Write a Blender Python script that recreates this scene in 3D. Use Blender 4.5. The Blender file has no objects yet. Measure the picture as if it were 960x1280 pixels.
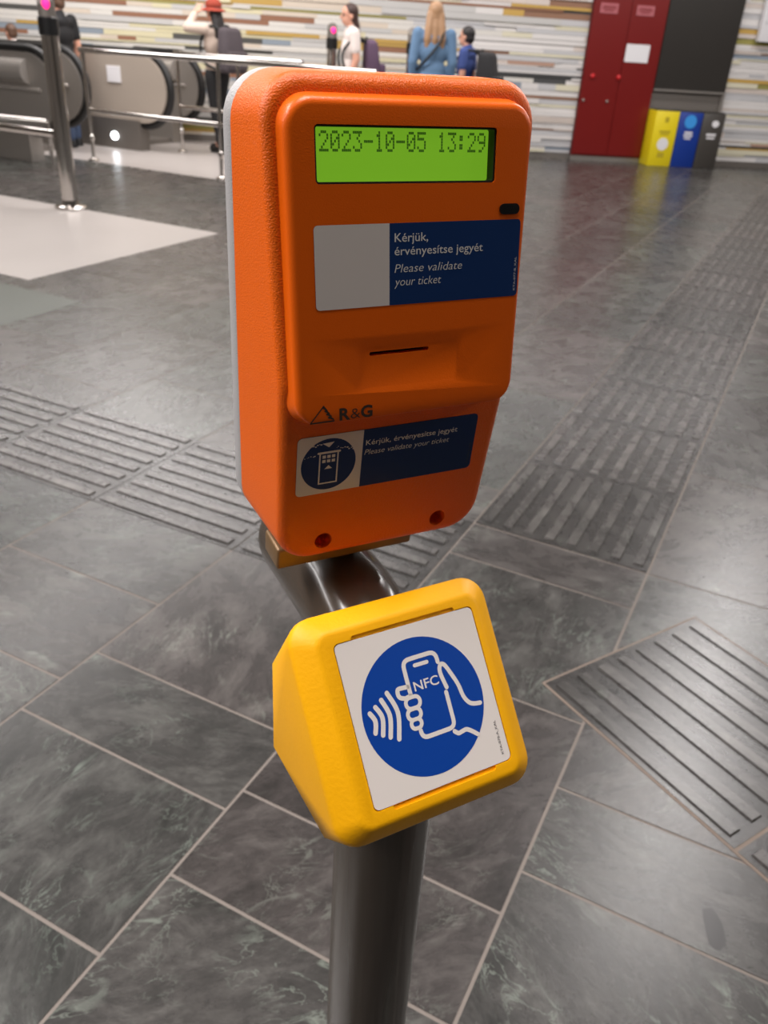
import bpy, bmesh, math, random
from mathutils import Vector, Matrix, noise as mnoise
C = bpy.context.scene.collection
sc = bpy.context.scene
PI = math.pi
H = 1.19                                   # height of the camera above the floor
# ------------------------------------------------------------------ camera
cam = bpy.data.cameras.new('camera')
cam.sensor_fit = 'HORIZONTAL'; cam.sensor_width = 36.0
cam.lens = 1027.7 / 960 * 36.0
cam.clip_start = 0.02; cam.clip_end = 100
cam.dof.use_dof = True; cam.dof.focus_distance = 0.455; cam.dof.aperture_fstop = cam.lens / 2.0
co = bpy.data.objects.new('camera', cam); C.objects.link(co)
_r = [(0.99790917, 0.03185372, 0.05623722), (0.06463192, -0.49181766, -0.86829609), (0, 0.87011535, -0.49284812)]
co.matrix_world = Matrix(((_r[0][0], -_r[1][0], -_r[2][0], 0), (_r[0][1], -_r[1][1], -_r[2][1], 0),
                          (_r[0][2], -_r[1][2], -_r[2][2], H), (0, 0, 0, 1)))
sc.camera = co
# ------------------------------------------------------------------ world, exposure
w = bpy.data.worlds.new('world'); sc.world = w; w.use_nodes = True
w.node_tree.nodes['Background'].inputs[0].default_value = (1, .95, .9, 1)
w.node_tree.nodes['Background'].inputs[1].default_value = 0.05
sc.view_settings.view_transform = 'Standard'; sc.view_settings.look = 'None'
sc.view_settings.exposure = 1.0; sc.view_settings.gamma = 1.0; sc.view_settings.use_curve_mapping = False
sc.cycles.use_denoising = True
sc.cycles.max_bounces = 8
# ------------------------------------------------------------------ lights: ceiling luminaires
CEIL = 3.3
def area(x, y, sx, sy, e, rz=0, col=(1, .957, .94), z=CEIL - .06):
    l = bpy.data.lights.new('ceiling_lamp', 'AREA'); l.shape = 'RECTANGLE'; l.size = sx; l.size_y = sy
    l.energy = e; l.color = col
    o = bpy.data.objects.new('ceiling_lamp', l); C.objects.link(o); o.location = (x, y, z); o.rotation_euler = (0, 0, rz)
area(-2.0, 0.35, .5, 2.6, 76)
area(0.1, 0.75, .5, 1.2, 26)
area(-5.2, 1.0, .5, 5.0, 90)
area(-3.2, 4.6, .45, 4.5, 48, -.44)
area(-1.0, 8.0, .4, 3.0, 60, 1.71)
area(2.6, 5.0, .45, 5.0, 70, -.44)
area(5.5, 7.5, .45, 5.0, 80, -.44)
area(-4.0, 9.2, .4, 2.6, 50, 1.71)
area(0.5, 10.4, .25, 9.0, 72, 1.71)
area(4.6, 1.6, .5, 3.0, 50)
# ------------------------------------------------------------------ helpers
def lin(c):
    f = lambda v: (v / 255 / 12.92) if v <= 10.3 else ((v / 255 + .055) / 1.055) ** 2.4
    return (f(c[0]), f(c[1]), f(c[2]), 1)
def mat(name, rgb, rough=.5, metal=0., bump=0., bscale=200., var=0., vscale=6., emit=0., spec=.5, coat=0., det=3.):
    m = bpy.data.materials.new(name); m.use_nodes = True
    n = m.node_tree.nodes; L = m.node_tree.links; b = n['Principled BSDF']
    b.inputs['Base Color'].default_value = lin(rgb); b.inputs['Roughness'].default_value = rough
    b.inputs['Metallic'].default_value = metal; b.inputs['Specular IOR Level'].default_value = spec
    b.inputs['Coat Weight'].default_value = coat
    if emit:
        b.inputs['Emission Color'].default_value = lin(rgb); b.inputs['Emission Strength'].default_value = emit
    if bump or var:
        tc = n.new('ShaderNodeTexCoord')
    if bump:
        t = n.new('ShaderNodeTexNoise'); t.inputs['Scale'].default_value = bscale; t.inputs['Detail'].default_value = det
        bp = n.new('ShaderNodeBump'); bp.inputs['Strength'].default_value = bump; bp.inputs['Distance'].default_value = .001
        L.new(tc.outputs['Object'], t.inputs['Vector']); L.new(t.outputs[0], bp.inputs['Height']); L.new(bp.outputs[0], b.inputs['Normal'])
    if var:
        t2 = n.new('ShaderNodeTexNoise'); t2.inputs['Scale'].default_value = vscale; t2.inputs['Detail'].default_value = 5
        mr = n.new('ShaderNodeMapRange'); mr.inputs[3].default_value = 1 - var; mr.inputs[4].default_value = 1 + var
        mx = n.new('ShaderNodeMix'); mx.data_type = 'RGBA'; mx.blend_type = 'MULTIPLY'; mx.inputs[0].default_value = 1
        mx.inputs[6].default_value = lin(rgb)
        L.new(tc.outputs['Object'], t2.inputs['Vector']); L.new(t2.outputs[0], mr.inputs[0]); L.new(mr.outputs[0], mx.inputs[7])
        L.new(mx.outputs[2], b.inputs['Base Color'])
    return m
def attr_mat(name, rough=.5, bump=0.):
    m = bpy.data.materials.new(name); m.use_nodes = True
    n = m.node_tree.nodes; L = m.node_tree.links; b = n['Principled BSDF']
    a = n.new('ShaderNodeAttribute'); a.attribute_name = 'slat'
    L.new(a.outputs['Color'], b.inputs['Base Color']); b.inputs['Roughness'].default_value = rough
    return m
def tag(o, label=None, cat=None, group=None, kind=None):
    if label: o['label'] = label
    if cat: o['category'] = cat
    if group: o['group'] = group
    if kind: o['kind'] = kind
    return o
def empty(name, mw=None, loc=None, rz=0):
    o = bpy.data.objects.new(name, None); C.objects.link(o); o.empty_display_size = .05
    if mw is not None: o.matrix_world = mw
    if loc is not None: o.location = loc; o.rotation_euler = (0, 0, rz)
    return o
def sharp(me, ang=35):
    bm = bmesh.new(); bm.from_mesh(me)
    for f in bm.faces: f.smooth = True
    lim = math.radians(ang)
    for e in bm.edges:
        e.smooth = not (len(e.link_faces) == 2 and e.calc_face_angle(0) > lim)
    bm.to_mesh(me); bm.free()
def mk(name, bm, m, parent=None, loc=(0, 0, 0), rot=(0, 0, 0), smooth=35, wn=False):
    me = bpy.data.meshes.new(name)
    bmesh.ops.recalc_face_normals(bm, faces=bm.faces)
    bm.to_mesh(me); bm.free()
    if smooth: sharp(me, smooth)
    for x in (m if isinstance(m, (list, tuple)) else [m]): me.materials.append(x)
    o = bpy.data.objects.new(name, me); C.objects.link(o)
    o.parent = parent; o.location = loc; o.rotation_euler = rot
    if wn:
        md = o.modifiers.new('wn', 'WEIGHTED_NORMAL'); md.keep_sharp = True
    return o
def box(bm, x0, x1, y0, y1, z0, z1, mi=0):
    vs = [bm.verts.new(p) for p in ((x0, y0, z0), (x1, y0, z0), (x1, y1, z0), (x0, y1, z0), (x0, y0, z1), (x1, y0, z1), (x1, y1, z1), (x0, y1, z1))]
    fs = []
    for q in ((3, 2, 1, 0), (4, 5, 6, 7), (0, 1, 5, 4), (1, 2, 6, 5), (2, 3, 7, 6), (3, 0, 4, 7)):
        f = bm.faces.new([vs[i] for i in q]); f.material_index = mi; fs.append(f)
    return vs, fs
def bevbox(x0, x1, y0, y1, z0, z1, r, seg=3):
    bm = bmesh.new(); box(bm, x0, x1, y0, y1, z0, z1)
    bmesh.ops.bevel(bm, geom=list(bm.edges), offset=r, segments=seg, profile=.5, affect='EDGES')
    return bm
def rrect(u0, u1, v0, v1, r, n=7):
    out = []
    for (cx, cy, a0) in ((u1 - r, v1 - r, 0), (u0 + r, v1 - r, 90), (u0 + r, v0 + r, 180), (u1 - r, v0 + r, 270)):
        for i in range(n + 1):
            a = math.radians(a0 + 90 * i / n); out.append((cx + r * math.cos(a), cy + r * math.sin(a)))
    return out
def prism(bm, pts, z0, z1, mi=0):
    a = [bm.verts.new((p[0], p[1], z0)) for p in pts]; b = [bm.verts.new((p[0], p[1], z1)) for p in pts]
    n = len(pts)
    fs = [bm.faces.new(a[::-1]), bm.faces.new(b)]
    for i in range(n): fs.append(bm.faces.new([a[i], a[(i + 1) % n], b[(i + 1) % n], b[i]]))
    for f in fs: f.material_index = mi
def plate(pts, z0, z1):
    bm = bmesh.new(); prism(bm, pts, z0, z1); return bm
def circ(cx, cy, r, n=48): return [(cx + r * math.cos(2 * PI * i / n), cy + r * math.sin(2 * PI * i / n)) for i in range(n)]
def sweep(bm, pts, rads, n=24, caps=True, sx=1.):
    pts = [Vector(p) for p in pts]; rings = []
    if not isinstance(rads, (list, tuple)): rads = [rads] * len(pts)
    ref = Vector((0, 0, 1)); t0 = (pts[1] - pts[0]).normalized()
    if abs(t0.dot(ref)) > .9: ref = Vector((1, 0, 0))
    side = t0.cross(ref).normalized()
    for i, p in enumerate(pts):
        t = (pts[min(i + 1, len(pts) - 1)] - pts[max(i - 1, 0)]).normalized()
        side = (side - t * side.dot(t)).normalized(); up = t.cross(side)
        rings.append([bm.verts.new(p + (side * math.cos(2 * PI * k / n) * sx + up * math.sin(2 * PI * k / n)) * rads[i]) for k in range(n)])
    for a, b in zip(rings, rings[1:]):
        for k in range(n): bm.faces.new([a[k], a[(k + 1) % n], b[(k + 1) % n], b[k]])
    if caps: bm.faces.new(rings[0][::-1]); bm.faces.new(rings[-1])
def lathe(bm, prof, n=32, c=(0, 0, 0)):
    rings = []
    for r, z in prof:
        rings.append([bm.verts.new((c[0] + r * math.cos(2 * PI * k / n), c[1] + r * math.sin(2 * PI * k / n), c[2] + z)) for k in range(n)])
    for a, b in zip(rings, rings[1:]):
        for k in range(n): bm.faces.new([a[k], a[(k + 1) % n], b[(k + 1) % n], b[k]])
    bm.faces.new(rings[0][::-1]); bm.faces.new(rings[-1])
def ball(bm, c, r, seg=16, M=None):
    mm = Matrix.Translation(Vector(c)) @ (M or Matrix.Identity(4)) @ Matrix.Diagonal((*(r if isinstance(r, (tuple, list)) else (r, r, r)), 1))
    bmesh.ops.create_uvsphere(bm, u_segments=seg, v_segments=max(6, seg * 2 // 3), radius=1, matrix=mm)
def tmp(bm):
    me = bpy.data.meshes.new('tmp'); bmesh.ops.recalc_face_normals(bm, faces=bm.faces); bm.to_mesh(me); bm.free()
    o = bpy.data.objects.new('tmp', me); C.objects.link(o); return o
def cut(o, cutters, ang=35):
    """subtract bmeshes (given in o's own coordinates) and bake the result"""
    tmps = []
    for b in cutters:
        t = tmp(b); t.matrix_world = Matrix.Identity(4); tmps.append(t)
    par, loc, rot = o.parent, o.location.copy(), o.rotation_euler.copy()
    o.parent = None; o.location = (0, 0, 0); o.rotation_euler = (0, 0, 0)
    for t in tmps:
        md = o.modifiers.new('b', 'BOOLEAN'); md.object = t; md.operation = 'DIFFERENCE'; md.solver = 'EXACT'
    bpy.context.view_layer.update()
    dg = bpy.context.evaluated_depsgraph_get()
    me = bpy.data.meshes.new_from_object(o.evaluated_get(dg))
    o.modifiers.clear(); o.data = me; sharp(me, ang)
    o.parent = par; o.location = loc; o.rotation_euler = rot
    for t in tmps: bpy.data.objects.remove(t)
def text(s, u0, u1, v, cap, z, name, m, parent, loc=(0, 0, 0), rot=(0, 0, 0), bold=0., shear=0., rz=0.):
    """flat printed lettering: left end u0, right end u1, baseline v, capital height cap"""
    cu = bpy.data.curves.new(name, 'FONT'); cu.body = s; cu.size = 1; cu.offset = bold; cu.shear = shear; cu.resolution_u = 3
    o = bpy.data.objects.new(name, cu); C.objects.link(o); bpy.context.view_layer.update()
    me = bpy.data.meshes.new_from_object(o.evaluated_get(bpy.context.evaluated_depsgraph_get()))
    bpy.data.objects.remove(o); bpy.data.curves.remove(cu)
    xs = [q.co.x for q in me.vertices]; x0, x1 = min(xs), max(xs)
    k = (u1 - u0) / (x1 - x0); ky = cap / .70
    cz, sz = math.cos(rz), math.sin(rz)
    for q in me.vertices:
        x, y = (q.co.x - x0) * k, q.co.y * ky
        q.co = (u0 + x * cz - y * sz, v + x * sz + y * cz, z)
    me.materials.append(m)
    o = bpy.data.objects.new(name, me); C.objects.link(o); o.parent = parent; o.location = loc; o.rotation_euler = rot
    return o
def smoothpts(p, k=6, closed=False):
    out = []; n = len(p)
    rng = range(n if closed else n - 1)
    for i in rng:
        g = (lambda j: p[j % n]) if closed else (lambda j: p[max(0, min(n - 1, j))])
        a, b, c, d = g(i - 1), g(i), g(i + 1), g(i + 2)
        for s in range(k):
            t = s / k
            out.append(tuple(.5 * (2 * b[q] + (c[q] - a[q]) * t + (2 * a[q] - 5 * b[q] + 4 * c[q] - d[q]) * t * t + (-a[q] + 3 * b[q] - 3 * c[q] + d[q]) * t ** 3) for q in range(len(b))))
    if not closed: out.append(tuple(p[-1]))
    return out
def stroke(bm, pts, w, z, closed=False):
    """a flat printed line with round ends, one strip of faces without overlaps"""
    q = [Vector(pts[0])]
    for p in pts[1:]:
        if (Vector(p) - q[-1]).length > 2e-5: q.append(Vector(p))
    if closed and (q[0] - q[-1]).length < 2e-5: q.pop()
    n = len(q); L_, R_ = [], []
    for i in range(n):
        a = q[i - 1] if (i or closed) else None; b = q[(i + 1) % n] if (i < n - 1 or closed) else None
        d0 = (q[i] - a).normalized() if a is not None else (b - q[i]).normalized()
        d1 = (b - q[i]).normalized() if b is not None else d0
        t = (d0 + d1).normalized(); k = 1 / max(.6, t.dot(d0)); s_ = Vector((-t.y, t.x)) * w / 2 * k
        L_.append(bm.verts.new((*(q[i] + s_), z))); R_.append(bm.verts.new((*(q[i] - s_), z)))
    for i in range(n if closed else n - 1):
        j = (i + 1) % n; bm.faces.new([R_[i], R_[j], L_[j], L_[i]])
    if not closed:
        for c, d, A, B in ((q[0], (q[0] - q[1]).normalized(), L_[0], R_[0]), (q[-1], (q[-1] - q[-2]).normalized(), R_[-1], L_[-1])):
            sd = Vector((-d.y, d.x)); arc = [bm.verts.new((*(c + (sd * -math.cos(PI * k / 8) + d * math.sin(PI * k / 8)) * w / 2), z)) for k in range(1, 8)]
            bm.faces.new([A] + arc + [B])
# ------------------------------------------------------------------ materials
M = {}
M['orange'] = mat('orange_paint', (238, 102, 6), .36, bump=.5, bscale=1100, det=2, spec=.4)
M['orange2'] = mat('orange_paint_front', (238, 100, 6), .34, bump=.12, bscale=1300, det=2, spec=.35)
M['grey_shell'] = mat('grey_shell', (172, 170, 170), .5, bump=.5, bscale=900, det=2)
M['black'] = mat('black_plastic', (14, 14, 15), .35)
M['bezel'] = mat('black_bezel', (22, 24, 20), .5)
M['lcd'] = mat('lcd_green', (118, 176, 38), .25, emit=.36)
M['lcd_ink'] = mat('lcd_segment', (58, 98, 22), .4, emit=.22)
M['blue'] = mat('sticker_blue', (18, 52, 104), .3)
M['blue2'] = mat('sticker_navy', (8, 42, 96), .3)
M['blue_nfc'] = mat('sign_blue', (0, 62, 152), .4)
M['white'] = mat('sticker_white', (226, 217, 210), .4)
M['white_ink'] = mat('white_ink', (226, 222, 218), .45)
M['dark_ink'] = mat('dark_ink', (54, 40, 30), .5)
M['grey_ink'] = mat('grey_ink', (70, 70, 74), .5)
M['yellow'] = mat('yellow_plastic', (247, 176, 4), .45, spec=.3, bump=.15, bscale=420, var=.05, vscale=40)
M['tube'] = mat('brown_grey_lacquered_steel', (70, 61, 53), .2, spec=.5, coat=.15)
M['bracket'] = mat('bronze_bracket', (128, 100, 68), .4, metal=.35)
M['chrome'] = mat('chrome', (205, 200, 195), .14, metal=1.)
M['steel'] = mat('brushed_steel', (158, 152, 146), .32, metal=.55, bump=.1, bscale=300)
M['deck'] = mat('polished_deck', (206, 200, 194), .2, metal=.7)
M['cream'] = mat('cream_panel', (166, 154, 142), .45)
M['skirt'] = mat('grey_steel_base', (130, 124, 118), .45, metal=.6)
M['rubber'] = mat('black_rubber', (20, 19, 19), .5)
M['stone_light'] = mat('pale_stone', (172, 165, 161), .3, var=.05, vscale=3)
M['lampglow'] = mat('lamp_glow', (240, 248, 255), .5, emit=5)
M['pink'] = mat('pink_led', (255, 40, 130), .4, emit=.75)
M['green'] = mat('green_led', (40, 235, 150), .4, emit=.6)
M['red'] = mat('dark_red_enamel', (112, 18, 16), .3, var=.04, vscale=3)
M['darkpanel'] = mat('dark_grey_panel', (48, 45, 42), .28)
M['pinklabel'] = mat('pink_label', (170, 92, 98), .5)
M['paper'] = mat('white_paper', (226, 224, 226), .6)
M['binyellow'] = mat('bin_yellow', (226, 204, 22), .4)
M['binblue'] = mat('bin_blue', (14, 52, 140), .4)
M['bingrey'] = mat('bin_grey', (66, 62, 58), .4)
M['cyan'] = mat('light_blue_icon', (60, 150, 225), .4)
M['ceil'] = mat('ceiling_paint', (196, 190, 184), .8)
M['sidewall'] = mat('side_wall', (120, 114, 108), .7)
M['skin'] = mat('skin', (214, 158, 134), .55)
# ------------------------------------------------------------------ floor
YAW = .44237
def gp(a, b, z=0):                         # grid coordinates: a away along the joints, b across to the right
    return Vector((a * math.sin(YAW) + b * math.cos(YAW), a * math.cos(YAW) - b * math.sin(YAW), z))
def floor_material(name='slate_tiles', lo=.76, hi=1.26, vein=.7, tone=1., t0=.76, t1=1.2, bmp=.12):
    m = bpy.data.materials.new(name); m.use_nodes = True
    n = m.node_tree.nodes; L = m.node_tree.links; b = n['Principled BSDF']
    at = n.new('ShaderNodeAttribute'); at.attribute_name = 'tile'
    sp = n.new('ShaderNodeSeparateColor'); L.new(at.outputs['Color'], sp.inputs[0])
    tc = n.new('ShaderNodeTexCoord')
    off = n.new('ShaderNodeVectorMath'); off.operation = 'MULTIPLY_ADD'
    L.new(at.outputs['Color'], off.inputs[0]); off.inputs[1].default_value = (31, 47, 59); L.new(tc.outputs['Object'], off.inputs[2])
    ang = n.new('ShaderNodeMath'); ang.operation = 'MULTIPLY'; L.new(sp.outputs[1], ang.inputs[0]); ang.inputs[1].default_value = 3.1
    vr = n.new('ShaderNodeVectorRotate'); vr.rotation_type = 'Z_AXIS'; L.new(off.outputs[0], vr.inputs['Vector']); L.new(ang.outputs[0], vr.inputs['Angle'])
    def noise(vec, scale, det, rgh=.55, dist=0., stretch=None):
        if stretch:
            mp = n.new('ShaderNodeMapping'); mp.inputs['Scale'].default_value = stretch; L.new(vec, mp.inputs[0]); vec = mp.outputs[0]
        t = n.new('ShaderNodeTexNoise'); t.inputs['Scale'].default_value = scale; t.inputs['Detail'].default_value = det
        t.inputs['Roughness'].default_value = rgh; t.inputs['Distortion'].default_value = dist
        L.new(vec, t.inputs['Vector']); return t.outputs[0]
    base = noise(vr.outputs[0], 8, 9, .66, .5, (1, 1.7, 1))
    rp = n.new('ShaderNodeValToRGB'); L.new(base, rp.inputs[0])
    e = rp.color_ramp.elements; e[0].position = .28; e[0].color = lin((44, 43, 42)); e[1].position = .72; e[1].color = lin((90, 87, 85))
    k = e.new(.52); k.color = lin((64, 61, 60))
    # fine streaks
    st = noise(vr.outputs[0], 48, 6, .7, 1.0, (1, 2.2, 1))
    r2 = n.new('ShaderNodeMapRange'); L.new(st, r2.inputs[0]); r2.inputs[1].default_value = .3; r2.inputs[2].default_value = .7; r2.inputs[3].default_value = lo * tone; r2.inputs[4].default_value = hi * tone
    mx = n.new('ShaderNodeMix'); mx.data_type = 'RGBA'; mx.blend_type = 'MULTIPLY'; mx.inputs[0].default_value = 1
    L.new(rp.outputs[0], mx.inputs[6]); L.new(r2.outputs[0], mx.inputs[7])
    # pale veins, only where a patch mask allows
    vn = noise(vr.outputs[0], 7, 8, .6, 2.2, (1, 2.0, 1))
    d = n.new('ShaderNodeMath'); d.operation = 'SUBTRACT'; L.new(vn, d.inputs[0]); d.inputs[1].default_value = .5
    ab = n.new('ShaderNodeMath'); ab.operation = 'ABSOLUTE'; L.new(d.outputs[0], ab.inputs[0])
    r3 = n.new('ShaderNodeMapRange'); L.new(ab.outputs[0], r3.inputs[0]); r3.inputs[1].default_value = 0; r3.inputs[2].default_value = .018; r3.inputs[3].default_value = 1; r3.inputs[4].default_value = 0
    mk_ = noise(off.outputs[0], 5, 3)
    r4 = n.new('ShaderNodeMapRange'); L.new(mk_, r4.inputs[0]); r4.inputs[1].default_value = .46; r4.inputs[2].default_value = .62
    bl = noise(vr.outputs[0], 12, 4, .55, 1.0, (1, 2.4, 1))
    r5 = n.new('ShaderNodeMapRange'); L.new(bl, r5.inputs[0]); r5.inputs[1].default_value = .60; r5.inputs[2].default_value = .70
    ad = n.new('ShaderNodeMath'); ad.operation = 'MAXIMUM'; L.new(r3.outputs[0], ad.inputs[0]); L.new(r5.outputs[0], ad.inputs[1])
    vm = n.new('ShaderNodeMath'); vm.operation = 'MULTIPLY'; L.new(ad.outputs[0], vm.inputs[0]); L.new(r4.outputs[0], vm.inputs[1])
    vm2 = n.new('ShaderNodeMath'); vm2.operation = 'MULTIPLY'; L.new(vm.outputs[0], vm2.inputs[0]); vm2.inputs[1].default_value = vein
    mv = n.new('ShaderNodeMix'); mv.data_type = 'RGBA'; L.new(vm2.outputs[0], mv.inputs[0]); L.new(mx.outputs[2], mv.inputs[6]); mv.inputs[7].default_value = lin((118, 123, 116))
    # tone of each slab: brightness and a green or rosy cast
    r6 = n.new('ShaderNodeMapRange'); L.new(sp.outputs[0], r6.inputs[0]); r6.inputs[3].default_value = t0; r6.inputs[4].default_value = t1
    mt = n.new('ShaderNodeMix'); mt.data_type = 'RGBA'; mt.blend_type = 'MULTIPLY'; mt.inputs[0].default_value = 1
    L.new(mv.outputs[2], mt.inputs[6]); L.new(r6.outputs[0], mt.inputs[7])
    tint = n.new('ShaderNodeMix'); tint.data_type = 'RGBA'; L.new(sp.outputs[2], tint.inputs[0]); tint.inputs[6].default_value = (.93, 1.02, .98, 1); tint.inputs[7].default_value = (1.05, .985, .965, 1)
    mf = n.new('ShaderNodeMix'); mf.data_type = 'RGBA'; mf.blend_type = 'MULTIPLY'; mf.inputs[0].default_value = 1
    L.new(mt.outputs[2], mf.inputs[6]); L.new(tint.outputs[2], mf.inputs[7]); L.new(mf.outputs[2], b.inputs['Base Color'])
    rr = n.new('ShaderNodeMapRange'); L.new(base, rr.inputs[0]); rr.inputs[3].default_value = .21; rr.inputs[4].default_value = .34
    L.new(rr.outputs[0], b.inputs['Roughness'])
    bp = n.new('ShaderNodeBump'); bp.inputs['Strength'].default_value = bmp; bp.inputs['Distance'].default_value = .002
    L.new(st, bp.inputs['Height']); L.new(bp.outputs[0], b.inputs['Normal'])
    return m
M['slate'] = floor_material()
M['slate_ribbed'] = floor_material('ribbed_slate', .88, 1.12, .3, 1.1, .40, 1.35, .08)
M['grout'] = mat('grout', (122, 113, 106), .8, var=.12, vscale=30)
STAIN = [(1.018, .135), (.999, .140), (.98, .146), (.96, .154), (.955, .164), (.957, .171), (.973, .178), (.99, .174), (1.006, .168), (1.02, .158), (1.028, .149)]
def floor():
    rnd = random.Random(5)
    bm = bmesh.new(); lay = bm.loops.layers.float_color.new('tile')
    v = [bm.verts.new((x, y, -.0012)) for x, y in ((-14, -9), (14, -9), (14, 18), (-14, 18))]
    f = bm.faces.new(v); f.material_index = 1
    box(bm, -14, 14, -9, 18, -.12, -.02, 1)
    known = {0: [.15, .648, .848, 1.335, 1.80, 1.985], -1: [.06, .491, .797, 1.003, 1.502], -2: [.42, .90, 1.207, 1.502],
             1: [.46, .939, 1.147, 1.62, 1.985, 2.7, 3.53], 2: [.3, .95, 1.6, 2.2]}
    tones = {(0, .15): .75, (0, .648): .62, (-1, .06): .55, (-1, .491): .42, (-1, .797): .5, (-1, 1.003): .62, (-2, .42): .42, (-2, .90): .45, (-2, 1.207): .4,
             (0, .848): .25, (0, 1.335): .28, (1, .46): .8, (1, .939): .62, (1, 1.147): .3, (1, 1.62): .25, (0, 1.80): .3}
    for k in range(-22, 24):
        b0 = -.149 + .5 * k; b1 = b0 + .5; b0 -= .5; b1 -= .5
        ks = known.get(k, None)
        js = list(ks) if ks else [rnd.uniform(-.2, .4)]
        while js[0] > -4: js.insert(0, js[0] - rnd.uniform(.35, .8))
        while js[-1] < 16: js.append(js[-1] + rnd.uniform(.35, .9))
        for a0, a1 in zip(js, js[1:]):
            if abs(b0) > 9.5 and a0 < 3: continue
            col = (tones.get((k, a0), rnd.random() ** .9), rnd.random(), rnd.random(), 1)
            g = .0032
            vs = [bm.verts.new(p) for p in ((b0 + g, a0 + g, 0), (b1 - g, a0 + g, 0), (b1 - g, a1 - g, 0), (b0 + g, a1 - g, 0))]
            lo = [bm.verts.new((q.co.x, q.co.y, -.004)) for q in vs]
            fs = [bm.faces.new(vs)] + [bm.faces.new([vs[i], lo[i], lo[(i + 1) % 4], vs[(i + 1) % 4]]) for i in range(4)]
            for f in fs:
                for l in f.loops: l[lay] = col
    o = mk('floor', bm, [M['slate'], M['grout']], smooth=0)
    o.rotation_euler = (0, 0, -YAW)
    tag(o, 'grey slate slab floor with pale joints', 'floor', kind='structure')
    bm = bmesh.new(); bm.faces.new([bm.verts.new((b, a, .0003)) for a, b in STAIN])
    q = mk('stain', bm, mat('dark_damp_stain', (34, 31, 31), .3), o, smooth=0); q['label'] = 'small dark damp stain'
floor()
# tactile paving: slabs with raised bars
def tactile(cells, along_a, border=False):
    """cells: list of (b0, a0) corners of half metre slabs; bars run along a or along b"""
    rnd = random.Random(9); bm = bmesh.new(); lay = bm.loops.layers.float_color.new('tile')
    for (b0, a0) in cells:
        col = (rnd.uniform(.45, .9), rnd.random(), rnd.uniform(.5, 1), 1)
        _, fs = box(bm, b0 + .003, b0 + .497, a0 + .003, a0 + .493, -.006, .0012)
        for i in range(8):
            c = .031 + i * .0625; lo, hi = .022, .476
            x0, x1, y0, y1 = (b0 + c - .015, b0 + c + .015, a0 + lo, a0 + hi) if along_a else (b0 + lo, b0 + hi, a0 + c - .015, a0 + c + .015)
            pts_b = [(x0, y0), (x1, y0), (x1, y1), (x0, y1)]; d = .0025
            pts_t = [(x0 + d, y0 + d), (x1 - d, y0 + d), (x1 - d, y1 - d), (x0 + d, y1 - d)]
            vb = [bm.verts.new((*p, .0012)) for p in pts_b]; vt = [bm.verts.new((*p, .0054)) for p in pts_t]
            fs.append(bm.faces.new(vt)); fs += [bm.faces.new([vb[j], vb[(j + 1) % 4], vt[(j + 1) % 4], vt[j]]) for j in range(4)]
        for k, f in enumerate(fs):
            for l in f.loops: l[lay] = (.12 if k < 6 else col[0], *col[1:])      # groove shade painted into the colour: slab darker, bars lighter
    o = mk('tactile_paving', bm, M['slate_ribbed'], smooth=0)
    if border:
        b = bmesh.new()
        box(b, -.0035, .5035, min(c[1] for c in cells) - .003, max(c[1] for c in cells) + .4985, -.006, .0004)
        mk('joint_filler', b, mat('sandy_joint', (122, 108, 97), .8), o, smooth=0)['label'] = 'pale sandy joint around the plate'
    return o
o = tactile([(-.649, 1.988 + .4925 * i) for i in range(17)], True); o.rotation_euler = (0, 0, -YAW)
tag(o, 'long strip of ribbed tactile paving running away to the wall at right', 'tactile paving')
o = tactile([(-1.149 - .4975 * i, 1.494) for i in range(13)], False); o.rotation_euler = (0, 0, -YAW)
tag(o, 'strip of ribbed tactile paving passing behind the orange validator to the left', 'tactile paving')
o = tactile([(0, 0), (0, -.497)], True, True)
o.rotation_euler = (0, 0, -YAW - .533 + 2 * PI); o.location = gp(1.412, -.254) + Vector((0, 0, .0002))
# slab corner sits at grid (1.412,-.254); its first slab runs towards the camera's right
_d = gp(.248, .421) ; _dir = (gp(1.833, -.006) - gp(1.412, -.254)).normalized()
_per = (gp(1.185, .132) - gp(1.412, -.254)).normalized()
o.rotation_euler = (0, 0, math.atan2(_dir.y, _dir.x)); o.location = gp(1.412, -.254, .0004) + _per * .49
tag(o, 'skewed ribbed tactile plate set at an angle on the right foreground floor', 'tactile paving')
def slab(a0, a1, b0, b1, n, m, label):
    bm = bmesh.new(); rnd = random.Random(n)
    box(bm, b0, b1, a0, a1, -.006, .0008)
    o = mk('trim_%d' % n, bm, m, smooth=0); o.rotation_euler = (0, 0, -YAW); tag(o, label, 'floor inlay', kind='structure'); return o
slab(3.09, 4.74, -7.5, -3.64, 1, M['stone_light'], 'white stone field let into the floor around the chrome post')
slab(6.70, 9.6, -9.0, -4.4, 2, M['stone_light'], 'pale stone floor field in front of the escalators')
M['stone_green'] = mat('green_grey_stone', (78, 83, 78), .3, var=.1, vscale=4)
slab(2.47, 2.96, -5.5, -3.13, 3, M['stone_green'], 'darker greenish stone band in the floor at left')
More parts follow.
